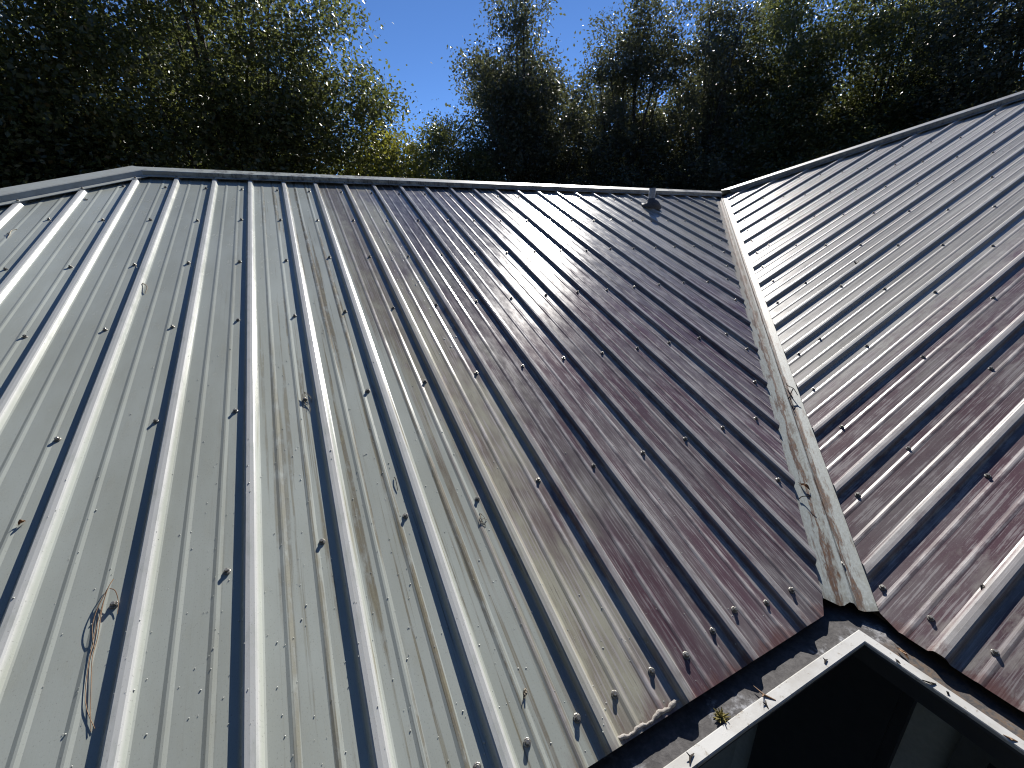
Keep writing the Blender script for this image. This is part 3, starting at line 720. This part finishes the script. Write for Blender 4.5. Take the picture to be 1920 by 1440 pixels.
twig('rootlet', 'tangle of pale hairy rootlets snagged on a screw in the middle of the front slope', 'rootlet',
     [[(-5.133, 2.4907, .012), (-5.128, 2.53, .006), (-5.122, 2.565, .003), (-5.124, 2.585, .002)], [(-5.133, 2.4907, .012), (-5.116, 2.515, .007), (-5.114, 2.54, .003)],
      [(-5.14, 2.495, .01), (-5.138, 2.53, .006), (-5.128, 2.555, .003), (-5.131, 2.575, .002)], [(-5.133, 2.489, .012), (-5.125, 2.50, .016), (-5.112, 2.52, .008), (-5.117, 2.53, .002)]], 'twigpale', 'front', 0.0011)
twig('rootlet', 'loose knot of pale rootlets on the olive-stained bay of the front slope', 'rootlet',
     [[(-4.6892, 3.1323, .002), (-4.682, 3.15, .006), (-4.6841, 3.1704, .002)], [(-4.70, 3.165, .002), (-4.688, 3.155, .007), (-4.676, 3.16, .002)], [(-4.69, 3.14, .002), (-4.6985, 3.158, .005), (-4.686, 3.176, .002)], [(-4.684, 3.135, .002), (-4.694, 3.15, .004), (-4.692, 3.18, .002)]], 'twigpale', 'front', 0.0011)
dead_leaf('dead_leaf', 'small pale curled leaf near the eave of the front slope', on_front(-4.7629, 3.5745, BASE + .002), N1, 0.022, 0.010, 0.9, 'twigpale', 0.5)
twig('twig', 'forked pale twig at the upper left edge under the hip', 'twig', [[(-6.3824, 1.0129, .003), (-6.370, 1.03, .006), (-6.3692, 1.0638, .003)], [(-6.370, 1.03, .006), (-6.3781, 0.9806, .003), (-6.366, 0.955, .002)]], 'twigpale', 'front', 0.0024)
twig('twig', 'tiny dark curl just below the left hip cap', 'twig', [[(-6.1915, 0.5003, .003), (-6.186, 0.52, .004), (-6.1736, 0.5262, .003)]], 'twigdark', 'front', 0.003)
twig('twig', 'thin dark stem lying beside a rib in the middle of the front slope', 'twig', [[(-4.905, 2.935, .003), (-4.9038, 2.9494, .006), (-4.9067, 2.9847, .003)]], 'twigdark', 'front', 0.0016)
twig('twig', 'black branched twig lodged across the valley flashing', 'twig', [[(-2.965, 2.935, .012), (-2.99, 2.955, .016), (-3.03, 2.975, .012), (-3.068, 3.0, .02)], [(-3.03, 2.975, .012), (-3.045, 3.02, .012), (-3.10, 3.075, .01)], [(-2.985, 2.97, .01), (-3.02, 3.0, .016), (-3.06, 3.02, .012)], [(-3.045, 3.02, .012), (-3.05, 3.06, .01), (-3.085, 3.085, .012)]], 'twigdark', 'wing', 0.0028)
dead_leaf('dead_leaf', 'brown dead leaf lying in the valley beside the centre rib', Vector((-3.450, -3.405, -3.42 * TT - 0.008)), Vector((-.15, -.25, 1)), 0.036, 0.016, -0.9, 'dryleaf', 0.4)
twig('twig', 'short bent black stem on the left wing of the valley flashing', 'twig', [[(-3.528, 3.438, .001), (-3.51, 3.437, .006), (-3.494, 3.452, .004)]], 'twigdark', 'front', 0.0022)
dead_leaf('dead_leaf', 'dark shrivelled leaf on the lower wing slope near the eave', on_wing(-3.918, 3.486, BASE + .002), N2, 0.026, 0.009, 1.9, 'darkleaf', 0.4)
dead_leaf('dead_leaf', 'dark leaf caught beside a rib halfway up the wing slope', on_wing(-2.537, 1.667, BASE + .003), N2, 0.06, 0.028, 2.1, 'darkleaf', 0.4)
# moss and crumbs on the gutters
def clump(name, label, cat, p, r, mat, n=26, group='debris on the gutters'):
    m = MB(); p = Vector(p)
    for k in range(n):
        d = Vector(rand_unit(1)[0]); d.z = abs(d.z) * 0.9; e = p + d * r * rng.uniform(.6, 1.0)
        side = Vector(rand_unit(1)[0]) * r * 0.35
        m.tube([p + d * r * .15, p.lerp(e, .6) + side, e + side * 1.4], [r * .13, r * .11, r * .04], 5)
    return tag(m.build(name, mat), label, cat, group)
ZL = ZE - 0.027
clump('moss_clump', 'yellowish moss clump on the dark gutter strip of the front eave', 'moss', (-4.345, -3.777, ZE - 0.031), 0.017, 'moss', 60)
def crumb(label, p, L, spin, mat='twigdark', group='debris on the gutters'):
    m = MB(); p = Vector(p); c, s_ = math.cos(spin), math.sin(spin)
    a = p + Vector((-c, -s_, 0)) * L * .5 + Vector((0, 0, .0015)); b = p + Vector((c, s_, 0)) * L * .5 + Vector((0, 0, .002)); mid_ = p + Vector((-s_, c, 0)) * L * .15 + Vector((0, 0, .004))
    m.tube([a, a.lerp(mid_, .6), mid_, b], [.0012, .0022, .0026, .0009], 6); m.tube([mid_, mid_ + Vector((-s_, c, .6)) * L * .35], [.0018, .0008], 5)
    return tag(m.build('twig_crumb', mat), label, 'twig', group)
crumb('dark crumb on the white gutter lip right of the moss clump', (-4.226, -3.809, ZL), .022, 0.9)
crumb('dark hooked crumb on the white gutter lip nearest the bottom edge', (-4.4766, -3.808, ZL), .026, 0.4)
crumb('brown stem lying from the gutter strip onto the lip above the crumb', (-4.206, -3.788, ZL + .001), .05, 1.9, 'twig')
crumb('dark crumb on the white lip short of the gutter corner', (-3.983, -3.808, ZL), .018, 0.2)
crumb('first dark crumb past the corner on the wing gutter lip', (-3.815, -3.892, ZL), .014, 1.2)
crumb('largest dark twig crumb on the wing gutter lip', (-3.812, -3.955, ZL), .028, 2.3)
crumb('small dark crumb beyond the largest on the wing gutter lip', (-3.806, -3.99, ZL), .010, 0.5)
crumb('brown twig crumb on the wing gutter lip by the right edge', (-3.812, -4.097, ZL), .022, 2.0, 'twig')
dead_leaf('dead_leaf', 'thin orange-brown leaf in the wing gutter near the corner', (-3.772, -3.885, ZE - 0.031), (0, 0, 1), 0.035, 0.009, 1.2, 'dryleaf', 0.3, 'debris on the gutters')


# droplets: small pale domes, uncountable
def droplets():
    v, f = [], []
    def dome(p, n, r, hgt):
        n = Vector(n); t1 = n.orthogonal().normalized(); t2 = n.cross(t1); b = len(v); k6 = 6
        for rr, hh in ((1.0, 0.0), (0.72, 0.7)):
            for k in range(k6):
                an = 2 * math.pi * k / k6; v.append(p + t1 * math.cos(an) * r * rr + t2 * math.sin(an) * r * rr + n * hgt * hh)
        v.append(p + n * hgt)
        for k in range(k6):
            f.append((b + k, b + (k + 1) % k6, b + k6 + (k + 1) % k6, b + k6 + k)); f.append((b + k6 + k, b + k6 + (k + 1) % k6, b + 12))
    n = 0
    while n < 1050:
        x = rng.uniform(-6.9, -3.9); d = 3.72 - abs(rng.normal(0, 0.95))
        if d < 0.6 or d > f_hi(x) - 0.02 or d < f_lo(x): continue
        w = math.exp(-((x + 5.0) / 0.75) ** 2) * 0.9 + 0.1
        if rng.random() > w: continue
        r = float(np.clip(rng.lognormal(-6.75, 0.38), 0.0007, 0.0030))
        dome(on_front(x, d, BASE + prof_h(x - X0) + 0.0007), N1, r, r * 0.7); n += 1
    n = 0
    while n < 170:                                    # splashes in one bay
        x = X0 - 18 * S + rng.uniform(0.03, 0.20); d = rng.uniform(0.5, 2.6)
        if rng.random() > math.exp(-((d - 1.3) / 0.8) ** 2): continue
        r = float(np.clip(rng.lognormal(-5.9, 0.4), 0.0013, 0.006))
        dome(on_front(x, d, BASE + prof_h(x - X0) + 0.0007), N1, r, r * 0.45); n += 1
    o = obj('droplets', mesh('droplets', v, f, 'drop', True)); tag(o, 'pale beads and specks scattered over the front roof slope', 'droplets', kind='stuff')
droplets()
